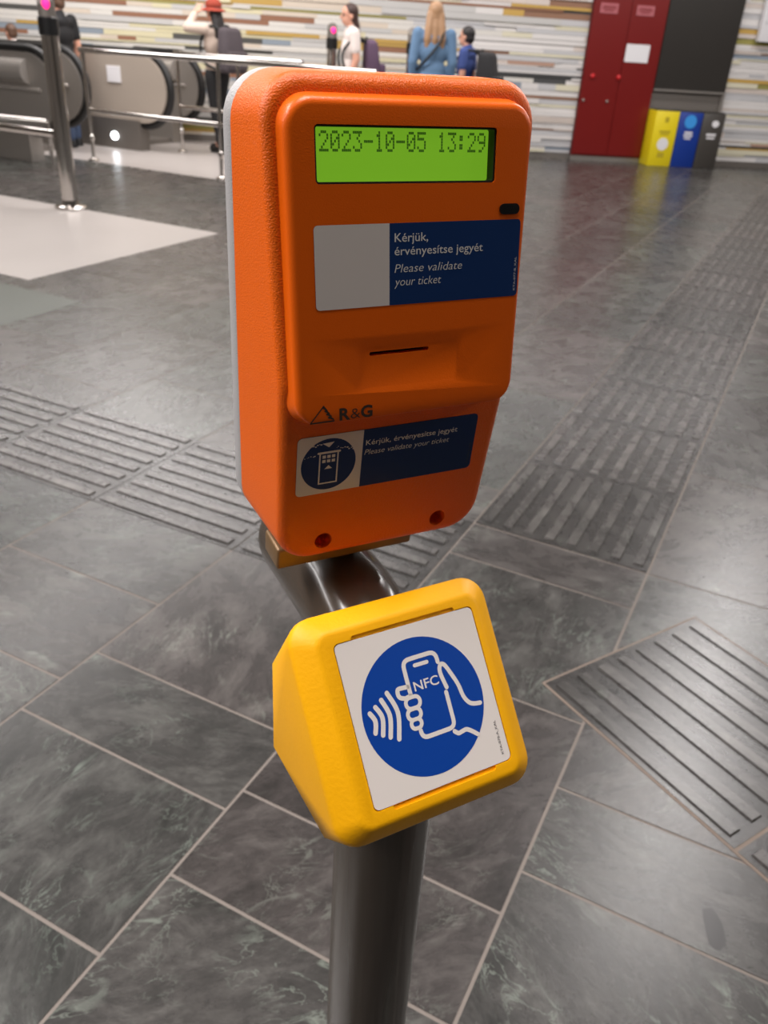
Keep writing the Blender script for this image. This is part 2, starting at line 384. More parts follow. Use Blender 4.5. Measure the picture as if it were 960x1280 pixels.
# ------------------------------------------------------------------ room shell
WA = .1389; WD = Vector((math.cos(WA), math.sin(WA), 0)); WN = Vector((math.sin(WA), -math.cos(WA), 0))
WM = Matrix(((WD.x, -WN.x, 0, 0), (WD.y, -WN.y, 0, 11.75), (0, 0, 1, 0), (0, 0, 0, 1)))   # local x along wall, -y into the room
def back_wall():
    rnd = random.Random(21); bm = bmesh.new(); lay = bm.loops.layers.float_color.new('slat')
    pal = [((216, 212, 209), 40), ((190, 189, 190), 22), ((204, 192, 183), 12), ((212, 206, 182), 11), ((150, 143, 76), 3), ((192, 156, 80), 4),
           ((140, 104, 82), 3), ((70, 70, 70), 4), ((138, 148, 160), 4), ((176, 142, 124), 3)]
    warm = [((210, 206, 199), 28), ((190, 188, 185), 19), ((204, 191, 175), 14), ((208, 200, 166), 15), ((146, 138, 74), 6), ((184, 150, 78), 7),
            ((142, 100, 76), 5), ((76, 75, 71), 4), ((136, 146, 156), 5)]
    def pick(p):
        t = rnd.uniform(0, sum(q[1] for q in p))
        for c, wgt in p:
            t -= wgt
            if t <= 0: return c
        return p[0][0]
    _, fs = box(bm, -9.4, 9.4, .0, .15, 0, CEIL)
    for f in fs:
        for l in f.loops: l[lay] = lin((120, 118, 116))
    for s0, s1 in ((-9.4, 2.185), (4.16, 9.4)):
        z = .075
        while z < CEIL - .02:
            h = rnd.choice((.02, .028, .035, .04, .045, .05, .06, .07)); s = s0 - rnd.uniform(0, 1)
            while s < s1:
                ln = rnd.choice((.25, .4, .6, .9, 1.2, 1.9)) * rnd.uniform(.8, 1.2)
                e = min(s1, s + ln)
                if e > s0:
                    c = lin(pick(warm if s < -.2 else pal)); th = rnd.choice((.012, .018, .024, .03))
                    _, fs = box(bm, max(s, s0), e, -th, 0, z, min(CEIL, z + h - .003))
                    for f in fs:
                        for l in f.loops: l[lay] = c
                s = e + (0 if e < s1 else 1)
            z += h
    o = mk('wall_back', bm, attr_mat('striped_slats', .55), smooth=0); o.matrix_world = WM
    tag(o, 'back wall clad in thin horizontal slats of white, yellow, brown and grey', 'wall', kind='structure')
back_wall()
def shell(name, x0, x1, y0, y1, z0, z1, m, label, cat):
    bm = bmesh.new(); box(bm, x0, x1, y0, y1, z0, z1); o = mk(name, bm, m, smooth=0); tag(o, label, cat, kind='structure'); return o
shell('wall_left', -9.3, -9.15, -5, 14, 0, CEIL, M['sidewall'], 'plain wall at far left', 'wall')
shell('wall_right', 9.15, 9.3, -5, 14, 0, CEIL, M['sidewall'], 'plain wall at far right', 'wall')
shell('wall_rear', -9.3, 9.3, -5.15, -5, 0, CEIL, M['sidewall'], 'plain wall behind the viewer', 'wall')
shell('ceiling', -9.3, 9.3, -5.15, 14, CEIL, CEIL + .12, M['ceil'], 'flat pale ceiling', 'ceiling')
bm = bmesh.new(); box(bm, -9.4, 2.185, -.012, 0, 0, .07); box(bm, 4.16, 9.4, -.012, 0, 0, .07)
o = mk('baseboard_back', bm, M['skirt'], smooth=0); o.matrix_world = WM; tag(o, 'low grey steel baseboard under the slats', 'baseboard', kind='structure')
# ------------------------------------------------------------------ device frames
P = Vector((-.00120349, .45563205, -.04777852 + H))
U = Vector((.88401052, .46746701, 0)); V2 = Vector((.04204272, -.07950552, .99594743)); N2 = Vector((.46557257, -.880428, -.0899373))
def frame(o, x, y, z): return Matrix(((x.x, y.x, z.x, o.x), (x.y, y.y, z.y, o.y), (x.z, y.z, z.z, o.z), (0, 0, 0, 1)))
OB = (0, .243, 0)                            # the thing's origin lies at the foot of the housing
TV = empty('ticket_validator', frame(P - V2 * .243, U, V2, N2))
tag(TV, 'orange ticket validator with a lit green display on top of the bent post', 'ticket validator')
TP = math.radians(12.87); PR = (-TP, 0, 0)   # tilt of the upper panel in the housing's frame
# housing outlines: left half listed from bottom to top, right half mirrored at the same heights
def halves(wb, wt, lb, lt, rb, rt, cr_b, cr_t, d=0., n=8, extra=(), kb=1.):
    wb += d * kb; wt -= d; cr_b = max(.002, cr_b - d); cr_t = max(.002, cr_t - d)
    ws = []
    for i in range(n + 1): ws.append(wb + cr_b * (1 - math.cos(PI / 2 * i / n)))
    for x in extra: ws.append(x)
    for i in range(n + 1): ws.append(wt - cr_t * (1 - math.sin(PI / 2 * i / n)))
    ws = sorted(ws)
    Lf, Rt = [], []
    for y in ws:
        t = (y - wb) / (wt - wb); l = lb + (lt - lb) * t + d; r = rb + (rt - rb) * t - d; ins = 0
        if y < wb + cr_b: q = (wb + cr_b - y) / cr_b; ins = cr_b * (1 - math.sqrt(max(0, 1 - q * q)))
        if y > wt - cr_t: q = (y - wt + cr_t) / cr_t; ins = cr_t * (1 - math.sqrt(max(0, 1 - q * q)))
        Lf.append((l + ins, y)); Rt.append((r - ins, y))
    return Lf, Rt
def loft(bm, sections, cap0=True, cap1=True):
    """sections: list of (L, R, fn) with fn(u, w) -> m"""
    rings = []
    for Lf, Rt, fn in sections:
        loop = Lf + Rt[::-1]; rings.append([bm.verts.new((x, y, fn(x, y))) for x, y in loop])
    N = len(rings[0])
    for a, b in zip(rings, rings[1:]):
        for i in range(N): bm.faces.new([a[i], a[(i + 1) % N], b[(i + 1) % N], b[i]])
    h = N // 2
    for do, r, fl in ((cap0, rings[0], True), (cap1, rings[-1], False)):
        if do:
            for i in range(h - 1):
                q = [r[i], r[N - 1 - i], r[N - 2 - i], r[i + 1]]
                try: bm.faces.new(q)
                except ValueError: pass
def mfront(u, y): return min(.0184, -.2285 * y - .0082)
EX = [-.19, -.16, -.135, -.12, -.1164, -.112, -.1, -.08, -.05, -.02]
def housing():
    bm = bmesh.new(); secs = []
    A = dict(wb=-.239, wt=.0315, lb=-.0715, lt=-.0785, rb=.0765, rt=.0915, cr_b=.024, cr_t=.025, extra=EX)
    B = dict(wb=-.2365, wt=.0335, lb=-.0685, lt=-.0735, rb=.0735, rt=.0875, cr_b=.022, cr_t=.022, extra=EX)
    la, ra = halves(**A); secs.append((la, ra, lambda u, y: -.045))
    r = .0062
    for i in range(8):
        th = PI / 2 * i / 7; l, rr_ = halves(d=r * (1 - math.cos(th)), **B)
        secs.append((l, rr_, lambda u, y, th=th: mfront(u, y) - r * (1 - math.sin(th))))
    loft(bm, secs)
    bmesh.ops.remove_doubles(bm, verts=bm.verts, dist=1e-5)
    o = mk('housing', bm, M['orange'], TV, OB, smooth=40)
    cs = []
    for u in (-.0395, .0425):
        c = bmesh.new(); q = [(0.0058 * math.cos(2 * PI * k / 24) + u, .0058 * math.sin(2 * PI * k / 24) - .2235) for k in range(24)]
        prism(c, q, .004, .04); cs.append(c)
    cut(o, cs, 38)
    # back shell
    bm = bmesh.new(); secs = []
    for d, m_ in ((.0006, -.0452), (.0, -.046), (0, -.058), (.0015, -.0612), (.004, -.0625)):
        A2 = dict(A); A2['wt'] = .0298; l, rr_ = halves(d=d, **A2); secs.append((l, rr_, lambda u, y, m_=m_: m_))
    loft(bm, secs)
    bk = mk('back_shell', bm, M['grey_shell'], TV, OB, smooth=40); bk['label'] = 'light grey rear shell'
    return o
hs = housing()
for u in (-.0395, .0425):
    bm = bmesh.new(); lathe(bm, [(.0046, 0), (.0046, .002), (.0036, .003)], 20); s = mk('screw', bm, M['rubber'], TV, (u, -.2235 + .243, .0042)); s['label'] = 'dark recessed screw'
def panel():
    bm = bmesh.new(); secs = []
    ex = [-.12, -.09, -.06, -.03, 0]
    B = dict(wb=-.1375, wt=.0285, kb=.2, lb=-.0665, lt=-.0668, rb=.0765, rt=.0815, cr_b=.013, cr_t=.017, extra=ex)
    T = dict(wb=-.1370, wt=.0262, kb=.2, lb=-.0648, lt=-.0650, rb=.0748, rt=.0800, cr_b=.013, cr_t=.015, extra=ex)
    l, r_ = halves(**B); secs.append((l, r_, lambda u, y: -.0165))
    l, r_ = halves(**B); secs.append((l, r_, lambda u, y: -.0095))
    r = .0046
    for i in range(8):
        th = PI / 2 * i / 7; l, r_ = halves(d=r * (1 - math.cos(th)), **T)
        secs.append((l, r_, lambda u, y, th=th: -r * (1 - math.sin(th))))
    loft(bm, secs)
    bmesh.ops.remove_doubles(bm, verts=bm.verts, dist=1e-5)
    o = mk('front_panel', bm, M['orange2'], TV, OB, PR, smooth=40)
    cs = []
    c = bmesh.new(); prism(c, rrect(-.0494, .0556, -.0138, .0133, .002, 4), -.0075, .01); cs.append(c)
    # ticket scoop: shallow tray with sloping sides
    c = bmesh.new()
    lo = [(x, y, -.0012 if y > -.110 else -.0010) for x, y in rrect(-.0270, .0365, -.1200, -.0975, .004, 4)]
    hi = [(x, y, .0010) for x, y in rrect(-.0330, .0445, -.1235, -.0880, .007, 4)]
    a = [c.verts.new(p) for p in lo]; b = [c.verts.new(p) for p in hi]
    c.faces.new(a[::-1]); c.faces.new(b)
    for i in range(len(a)): c.faces.new([a[i], a[(i + 1) % len(a)], b[(i + 1) % len(a)], b[i]])
    cs.append(c)
    c = bmesh.new(); prism(c, rrect(-.0205, .0166, -.1018, -.0996, .0008, 3), -.010, .004); cs.append(c)
    cut(o, cs, 34)
    return o
pn = panel()
bm = bmesh.new(); prism(bm, rrect(-.0202, .0163, -.1015, -.0999, .0006, 3), -.0098, -.0062)
q = mk('ticket_slot', bm, M['black'], TV, OB, PR); q['label'] = 'black ticket slot'
bm = bmesh.new(); prism(bm, rrect(.0592, .0722, -.0303, -.0247, .0027, 6), -.0005, .0006)
q = mk('sensor_window', bm, M['black'], TV, OB, PR); q['label'] = 'small black sensor window'
# display
bm = bmesh.new(); prism(bm, rrect(-.0493, .0555, -.0137, .0132, .0019, 4), -.0074, -.0068)
dp = mk('display', bm, M['lcd'], TV, OB, PR); dp['label'] = 'lit green dot matrix display'
bm = bmesh.new()                              # black lining of the window
out = rrect(-.0493, .0555, -.0137, .0132, .0019, 4); inn = rrect(-.0484, .0544, -.0128, .0124, .0012, 4)
a0 = [bm.verts.new((x, y, -.0070)) for x, y in out]; a1 = [bm.verts.new((x, y, -.0008)) for x, y in out]
b0 = [bm.verts.new((x, y, -.0070)) for x, y in inn]; b1 = [bm.verts.new((x, y, -.0008)) for x, y in inn]
for i in range(len(out)):
    j = (i + 1) % len(out)
    bm.faces.new([a0[i], a0[j], a1[j], a1[i]]); bm.faces.new([a1[i], a1[j], b1[j], b1[i]]); bm.faces.new([b1[i], b1[j], b0[j], b0[i]]); bm.faces.new([b0[i], b0[j], a0[j], a0[i]])
mk('bezel', bm, M['bezel'], dp)
FONT = {'0': ('01110', '10001', '10011', '10101', '11001', '10001', '01110'), '1': ('00100', '01100', '00100', '00100', '00100', '00100', '01110'),
        '2': ('01110', '10001', '00001', '00010', '00100', '01000', '11111'), '3': ('11111', '00010', '00100', '00010', '00001', '10001', '01110'),
        '5': ('11111', '10000', '11110', '00001', '00001', '10001', '01110'), '9': ('01110', '10001', '10001', '01111', '00001', '00010', '01100'),
        '-': ('00000', '00000', '00000', '11111', '00000', '00000', '00000'), ':': ('00000', '01100', '01100', '00000', '01100', '01100', '00000'), ' ': ('00000',) * 7}
bm = bmesh.new(); px, py = .00102, .00138; x0, y0 = -.0443, .0108
for i, ch in enumerate('2023-10-05 13:29'):
    for r_, row in enumerate(FONT[ch]):
        for c_, b_ in enumerate(row):
            if b_ == '1':
                X, Y = x0 + (i * 6 + c_) * px, y0 - r_ * py
                bm.faces.new([bm.verts.new(p) for p in ((X, Y - py * .92, -.00672), (X + px * .92, Y - py * .92, -.00672), (X + px * .92, Y, -.00672), (X, Y, -.00672))])
mk('lettering', bm, M['lcd_ink'], dp, smooth=0)['label'] = 'dark date and time digits'
# sticker one, on the panel
bm = plate(rrect(-.0515, .0737, -.0750, -.0330, .0022, 4), -.0002, .00022)
s1 = mk('instruction_sticker', bm, M['blue'], TV, OB, PR, smooth=0); s1['label'] = 'blue and white sticker under the display'
bm = bmesh.new(); h = rrect(-.0515, .0737, -.0750, -.0330, .0022, 4); h = [(min(x, -.0089), y) for x, y in h]
bm.faces.new([bm.verts.new((x, y, .00026)) for k, (x, y) in enumerate(h) if not (k and (x, y) == h[k - 1])]); mk('white_field', bm, M['white'], s1, smooth=0)
for s, a_, b_, y, cap, bold, sh in (('Kérjük,', -.0059, .0143, -.0424, .0044, .006, 0), ('érvényesítse jegyét', -.0059, .0492, -.0492, .0044, .004, 0),
                                    ('Please validate', -.0059, .0361, -.0581, .0044, -.006, .2), ('your ticket', -.0059, .0229, -.0650, .0044, -.006, .2)):
    text(s, a_, b_, y, cap, .0003, 'lettering', M['white_ink'], s1, bold=bold, shear=sh)
text('KTA-077-B_KAL', .0722, .0722 + .0185, -.0718, .0013, .0003, 'lettering', M['white_ink'], s1, rz=PI / 2)
# maker's mark
bm = bmesh.new()
def tri(p, z=.0002): bm.faces.new([bm.verts.new((x, y, z)) for x, y in p])
stroke(bm, [(-.0571, -.1352), (-.0490, -.1262)], .0007, .0002); stroke(bm, [(-.0571, -.1352), (-.0432, -.1352)], .0008, .0002)
for i in range(4):
    t = i / 4; a_ = (-.0490 + .0010 * i, -.1268 - .0020 * i); b_ = (-.0472 + .0012 * i, -.1290 - .0017 * i)
    tri([(a_[0] - .001, a_[1] - .0004), (a_[0] + .0002, a_[1] + .0006), (b_[0] + .0004, b_[1] + .0002), (b_[0] + .0005, b_[1] - .0006)])
lg = mk('maker_mark', bm, M['dark_ink'], TV, OB, PR, smooth=0); lg['label'] = 'dark triangle mark and lettering'
text('R', -.0398, -.0334, -.1354, .0066, .0002, 'lettering', M['dark_ink'], lg, bold=.032)
text('&', -.0330, -.0272, -.1354, .0060, .0002, 'lettering', M['dark_ink'], lg, bold=-.01)
text('G', -.0268, -.0196, -.1354, .0066, .0002, 'lettering', M['dark_ink'], lg, bold=.032)
# sticker two, on the lower face of the housing
zt = .0184
bm = plate(rrect(-.0595, .0609, -.1870, -.1474, .003, 4), zt - .0002, zt + .00022)
s2 = mk('instruction_sticker', bm, M['blue2'], TV, OB, smooth=0); s2['label'] = 'lower blue and white sticker with worn pictogram'
bm = bmesh.new(); h = rrect(-.0595, .0609, -.1870, -.1474, .003, 4); h = [(min(x, -.0180), y) for x, y in h]
bm.faces.new([bm.verts.new((x, y, zt + .00026)) for k, (x, y) in enumerate(h) if not (k and (x, y) == h[k - 1])]); mk('white_field', bm, M['white'], s2, smooth=0)
bm = bmesh.new(); bm.faces.new([bm.verts.new((x, y, zt + .0003)) for x, y in circ(-.0394, -.1672, .0174)]); mk('blue_disc', bm, M['blue2'], s2, smooth=0)
bm = bmesh.new(); Z = zt + .00036
stroke(bm, [(-.0462, -.1590), (-.0328, -.1590)], .0014, Z)
stroke(bm, [(-.0452, -.1590), (-.0452, -.1800), (-.0338, -.1800), (-.0338, -.1590)], .0009, Z)
for i in range(3):
    for j in range(2):
        X = -.0436 + i * .0030; Y = -.1608 - j * .0030
        bm.faces.new([bm.verts.new((x, y, Z)) for x, y in ((X, Y - .0020), (X + .0021, Y - .0020), (X + .0021, Y), (X, Y))])
bm.faces.new([bm.verts.new((x, y, Z)) for x, y in ((-.0420, -.1702), (-.0370, -.1702), (-.0395, -.1677))])
bm.faces.new([bm.verts.new((x, y, Z)) for x, y in ((-.0440, -.1527), (-.0365, -.1522), (-.0398, -.1556))])
rnd = random.Random(3)
for x0_, y0_, x1_, y1_, n_ in ((-.0545, -.1612, -.0470, -.1604, 6), (-.0500, -.1540, -.0440, -.1530, 6), (-.0350, -.1562, -.0190, -.1600, 12)):
    for i in range(n_):
        t = i / n_; c = (x0_ + (x1_ - x0_) * t + rnd.uniform(-.0004, .0004), y0_ + (y1_ - y0_) * t + rnd.uniform(-.0006, .0006))
        s_ = rnd.uniform(.0002, .0008); bm.faces.new([bm.verts.new((c[0] + s_ * math.cos(k * 1.26 + i), c[1] + .6 * s_ * math.sin(k * 1.26 + i), Z)) for k in range(5)])
mk('pictogram', bm, M['white'], s2, smooth=0)
text('Kérjük, érvényesítse jegyét', -.0160, .0470, -.1582, .0036, zt + .0003, 'lettering', M['white_ink'], s2, bold=.002)
text('Please validate your ticket', -.0165, .0420, -.1647, .0036, zt + .0003, 'lettering', M['white_ink'], s2, bold=-.006, shear=.2)
text('KTA-076-B_KAL', .0588, .0588 + .015, -.1830, .0011, zt + .0003, 'lettering', M['grey_ink'], s2, rz=PI / 2)
# ------------------------------------------------------------------ post and bracket (frame: x along U, y along horizontal normal, z up)
NH = Vector((.46746701, -.88401052, 0))
def dv(u, n, z): return P + U * u + NH * n + Vector((0, 0, z))
tu = -.008; tn = .046; z0 = -.375; RB = .08; TR = .0346
path = [Vector((tu, tn, -P.z + .006))] + [Vector((tu, tn, z)) for z in (-1.1, -.9, -.7, -.55, -.45)]
for i in range(19):
    a = math.radians(90) * i / 18; path.append(Vector((tu, tn - RB * (1 - math.cos(a)), z0 + RB * math.sin(a))))
e = path[-1]; dr = Vector((0, -1, 0))
for k in (.03, .06, .085): path.append(e + dr * k)
wpath = [dv(*p) for p in path]
SP = empty('support_post', loc=dv(tu, tn, -P.z)); base_inv = SP.location.copy()
tag(SP, 'brown-grey bent steel tube post that carries the validator and the card reader', 'post')
bm = bmesh.new(); sweep(bm, [p - base_inv for p in wpath], TR, 40); mk('tube', bm, M['tube'], SP)
bm = bmesh.new(); lathe(bm, [(.075, 0), (.075, .006), (.070, .009), (.038, .010), (.036, .010)], 40); mk('foot_flange', bm, M['tube'], SP)
bm = bmesh.new(); ball(bm, wpath[-1] - base_inv, TR - .0001, 24); mk('end_cap', bm, M['tube'], SP)
mw = frame(P, U, V2, N2)
bm = bevbox(-.0625, .0365, -.2560, -.2395, -.026, -.0005, .0022, 3)
bk = mk('bracket', bm, M['bracket'], SP); bk['label'] = 'flat bronze-brown mounting plate'
bk.matrix_parent_inverse = Matrix.Translation(-base_inv); bk.matrix_basis = mw
# saddle between tube and plate
bm = bmesh.new(); sweep(bm, [Vector((-.010, -.2555, -.020)), Vector((-.010, -.275, -.020))], .012, 24); sd = mk('saddle', bm, M['tube'], SP)
sd.matrix_parent_inverse = Matrix.Translation(-base_inv); sd.matrix_basis = mw
# ------------------------------------------------------------------ contactless reader
O = Vector((.03181517, .37225224, -.34716092 + H)); UN = Vector((.86506388, .50166173, 0)); V3 = Vector((-.31556985, .54416763, .77736559)); N3 = Vector((.38997456, -.67247089, .62904908))
CRD = empty('card_reader', frame(O - V3 * .064, UN, V3, N3)); OC = (0, .064, 0)
tag(CRD, 'yellow slanted contactless card reader with a round blue phone sign', 'card reader')
nhn = Vector((UN.y, -UN.x, 0))
def nz(n, z):                                 # horizontal normal / height -> reader plane coordinates (v, h)
    p = nhn * n + Vector((0, 0, z)); return p.dot(V3), p.dot(N3)
bm = bmesh.new(); pts = []
for x, y in rrect(-.0560, .0560, -.0535, .0610, .0085, 6): pts.append((x, y, 0))
for x, y in rrect(-.0685, .0690, -.0630, .0720, .0160, 6): pts.append((x, y, -.0105))
for x, y in rrect(-.0690, .0695, -.0635, .0722, .0165, 6): pts.append((x, y, -.0150))
vt, ht = nz(-.078, .000); vb, hb = nz(-.078, -.072); vc, hc = nz(.004, -.0715)
for v_, h_, u_ in ((vt, ht, .0675), (vb, hb, .0675), (vc, hc, .0675)):
    pts += [(-u_ + .0005, v_, h_), (u_, v_, h_)]
v5, h5 = nz(-.066, .020)
for u_ in (-.060, .060): pts.append((u_, v5, h5))
vs = [bm.verts.new(p) for p in pts]
r_ = bmesh.ops.convex_hull(bm, input=vs)
bmesh.ops.delete(bm, geom=[v for v in bm.verts if not v.link_faces], context='VERTS')
bmesh.ops.dissolve_limit(bm, angle_limit=math.radians(2), verts=bm.verts, edges=bm.edges)
big = [e_ for e_ in bm.edges if len(e_.link_faces) == 2 and e_.calc_face_angle(0) > math.radians(24)]
bmesh.ops.bevel(bm, geom=big, offset=.0032, segments=3, profile=.5, affect='EDGES', clamp_overlap=True)
rs = mk('shell', bm, M['yellow'], CRD, OC, smooth=30)
cs = []
c = bmesh.new(); prism(c, rrect(-.0462, .0508, -.0450, .0535, .0035, 5), -.0022, .01); cs.append(c)
c = bmesh.new(); prism(c, rrect(-.034, .038, -.0475, -.040, .0015, 3), -.0016, .01); cs.append(c)
c = bmesh.new(); prism(c, rrect(-.034, .038, .048, .0556, .0015, 3), -.0016, .01); cs.append(c)
inv = frame(O, UN, V3, N3).inverted()
c = bmesh.new(); sweep(c, [inv @ p for p in wpath[2:]], TR + .0006, 40); cs.append(c)
cut(rs, cs, 30)
bm = plate(rrect(-.0457, .0503, -.0445, .0530, .0035, 5), -.0021, -.0003)
sg = mk('sign_plate', bm, M['white'], CRD, OC, smooth=0); sg['label'] = 'white square plate with blue disc'
bm = bmesh.new(); bm.faces.new([bm.verts.new((x, y, -.00022)) for x, y in circ(.0016, .0036, .0412, 72)]); mk('blue_disc', bm, M['blue_nfc'], sg, smooth=0)
bm = bmesh.new(); Z = -.00014; Wd = .0027
def corner(pts, r):                           # polyline with rounded corners
    out = [pts[0]]
    for a, b, c in zip(pts, pts[1:], pts[2:]):
        a, b, c = Vector(a), Vector(b), Vector(c); p = b + (a - b).normalized() * r; q = b + (c - b).normalized() * r
        for i in range(7):
            t = i / 6; out.append(tuple((1 - t) ** 2 * p + 2 * t * (1 - t) * b + t * t * q))
    return out + [pts[-1]]
stroke(bm, corner([(-.0056, .0116), (-.0056, .0327), (.0176, .0327), (.0177, .0260)], .0048), Wd, Z)
stroke(bm, [(.0019, .0281), (.0104, .0280)], .0024, Z)
stroke(bm, smoothpts([(.0192, .0097), (.0176, .0175), (.0176, .0215), (.0192, .0240), (.0217, .0228), (.0250, .0155), (.0274, .0090), (.0288, .0015), (.0312, -.0030), (.0345, -.0050), (.0391, -.0058)], 5), Wd, Z)
stroke(bm, corner([(.0180, .0070), (.0180, -.0145), (-.0052, -.0145), (-.0051, -.0097)], .0045), Wd, Z)
stroke(bm, smoothpts([(.0167, -.0169), (.0190, -.0188), (.0215, -.0186), (.0250, -.0183), (.0285, -.0205), (.0318, -.0234)], 5), Wd, Z)
stroke(bm, [(-.0056, .0116)] + corner([(-.0095, .0110), (-.0136, .0125), (-.0136, .0178), (-.0060, .0172)], .0022), Wd, Z)
for i_, (cx, cy, rx, ry) in enumerate(((-.0054, .0074, .0048, .0033), (-.0064, .0007, .0044, .0031), (-.0066, -.0051, .0034, .0027))):
    pp = rrect(cx - rx, cx + rx, cy - ry, cy + ry, ry * .95, 6); stroke(bm, pp, .0024, Z + .00003 * (i_ + 1), True)
for a_ in (((-.0341, .0092), (-.0319, .0039), (-.0336, -.0025)), ((-.0297, .0117), (-.0270, .0046), (-.0293, -.0050)), ((-.0250, .0146), (-.0221, .0043), (-.0250, -.0075)), ((-.0204, .0175), (-.0166, .0046), (-.0200, -.0102))):
    stroke(bm, smoothpts(a_, 8), .0029, Z)
mk('pictogram', bm, M['white'], sg, smooth=0)['label'] = 'white outline of a hand holding a phone with radio waves'
text('NFC', -.0022, .0150, .0132, .0056, Z, 'lettering', M['white'], sg, bold=.012)
text('KTA-078-A_KAL', .0460, .0460 + .0210, -.0400, .0016, Z, 'lettering', M['grey_ink'], sg, rz=PI / 2)
# ------------------------------------------------------------------ chrome signal posts
def signal_post(a, b, led, label, mname):
    p = gp(a, b) if b is not None else a
    t = empty('signal_post', loc=(p.x, p.y, 0)); tag(t, label, 'signal post')
    bm = bmesh.new(); lathe(bm, [(.058, .01), (.058, 1.12)], 32); mk('pole', bm, M['chrome'], t)
    bm = bmesh.new(); lathe(bm, [(.115, 0), (.115, .012), (.105, .02), (.066, .028), (.06, .06)], 32); mk('foot_flange', bm, M['chrome'], t)
    bm = bmesh.new(); lathe(bm, [(.060, 1.12), (.066, 1.125), (.066, 1.225), (.060, 1.23)], 32); mk('black_band', bm, M['black'], t)
    bm = bmesh.new()                          # head cut at a slant
    n = 32; lo = [bm.verts.new((.056 * math.cos(2 * PI * k / n), .056 * math.sin(2 * PI * k / n), 1.23)) for k in range(n)]
    hi = [bm.verts.new((.056 * math.cos(2 * PI * k / n), .056 * math.sin(2 * PI * k / n), 1.34 + .04 * math.sin(2 * PI * k / n))) for k in range(n)]
    bm.faces.new(lo[::-1]); bm.faces.new(hi)
    for k in range(n): bm.faces.new([lo[k], lo[(k + 1) % n], hi[(k + 1) % n], hi[k]])
    mk('head', bm, M['skirt'], t)
    bm = bmesh.new(); ball(bm, (.018, -.050, 1.305), (.028, .012, .034), 16); q = mk('signal_lamp', bm, M[mname], t); q['label'] = led + ' glowing lamp'
    return t
signal_post(4.725, -4.989, 'pink', 'thick chrome post with black band and pink lamp at left', 'pink')
signal_post(Vector((-.945, 10.85, 0)), None, 'pink', 'distant signal post with pink lamp beside the woman in white', 'pink')
signal_post(Vector((-.02, 10.45, 0)), None, 'green', 'distant signal post with green lamp beside the blonde woman', 'green')
# ------------------------------------------------------------------ railings
def tubeobj(name, pts, r, m, parent, n=16):
    bm = bmesh.new(); sweep(bm, pts, r, n); return mk(name, bm, m, parent)
def railing(a, b, length, nposts, label, hgt=.99):
    o0 = gp(a, b); t = empty('handrail', loc=o0); tag(t, label, 'railing')
    d = gp(0, 1); rel = lambda s, z: d * s + Vector((0, 0, z))
    tubeobj('top_rail', [rel(-.04, hgt), rel(length, hgt)], .024, M['chrome'], t)
    tubeobj('middle_rail', [rel(0, .47), rel(length, .47)], .021, M['chrome'], t)
    for i in range(nposts):
        s = length * i / max(1, nposts - 1)
        p = tubeobj('upright', [rel(s, .01), rel(s, hgt)], .018, M['chrome'], t)
        c = rel(s, 0); bm = bmesh.new(); lathe(bm, [(.055, 0), (.055, .012), (.03, .022), (.02, .03)], 24, c); mk('foot_flange', bm, M['chrome'], p)
        bm = bmesh.new(); ball(bm, rel(s, .22), (.03, .03, .04), 12); mk('clamp', bm, M['chrome'], p)
    return t
railing(6.75, -6.72, 3.2, 3, 'chrome two-bar railing in front of the cream escalator side')
railing(8.07, -6.66, 1.6, 3, 'farther chrome railing behind the first one beside the orange validator')
t = empty('guard_rail', loc=gp(4.725, -5.06)); tag(t, 'short chrome bar running left from the thick chrome post', 'railing')
tubeobj('bar', [Vector((0, 0, .50)), gp(0, -2.3, .50)], .028, M['chrome'], t)
tubeobj('bar', [gp(0, -2.3, .01), gp(0, -2.3, .50)], .028, M['chrome'], t)
t = empty('guard_rail', loc=gp(6.05, -6.65)); tag(t, 'low chrome guard bar along the near escalator base', 'railing')
tubeobj('bar', [gp(0, .1, .40), gp(-.75, -1.0, .46)], .028, M['chrome'], t)
for q in (gp(0, .1), gp(-.75, -1.0)): tubeobj('upright', [q + Vector((0, 0, .005)), q + Vector((0, 0, .43))], .02, M['chrome'], t)
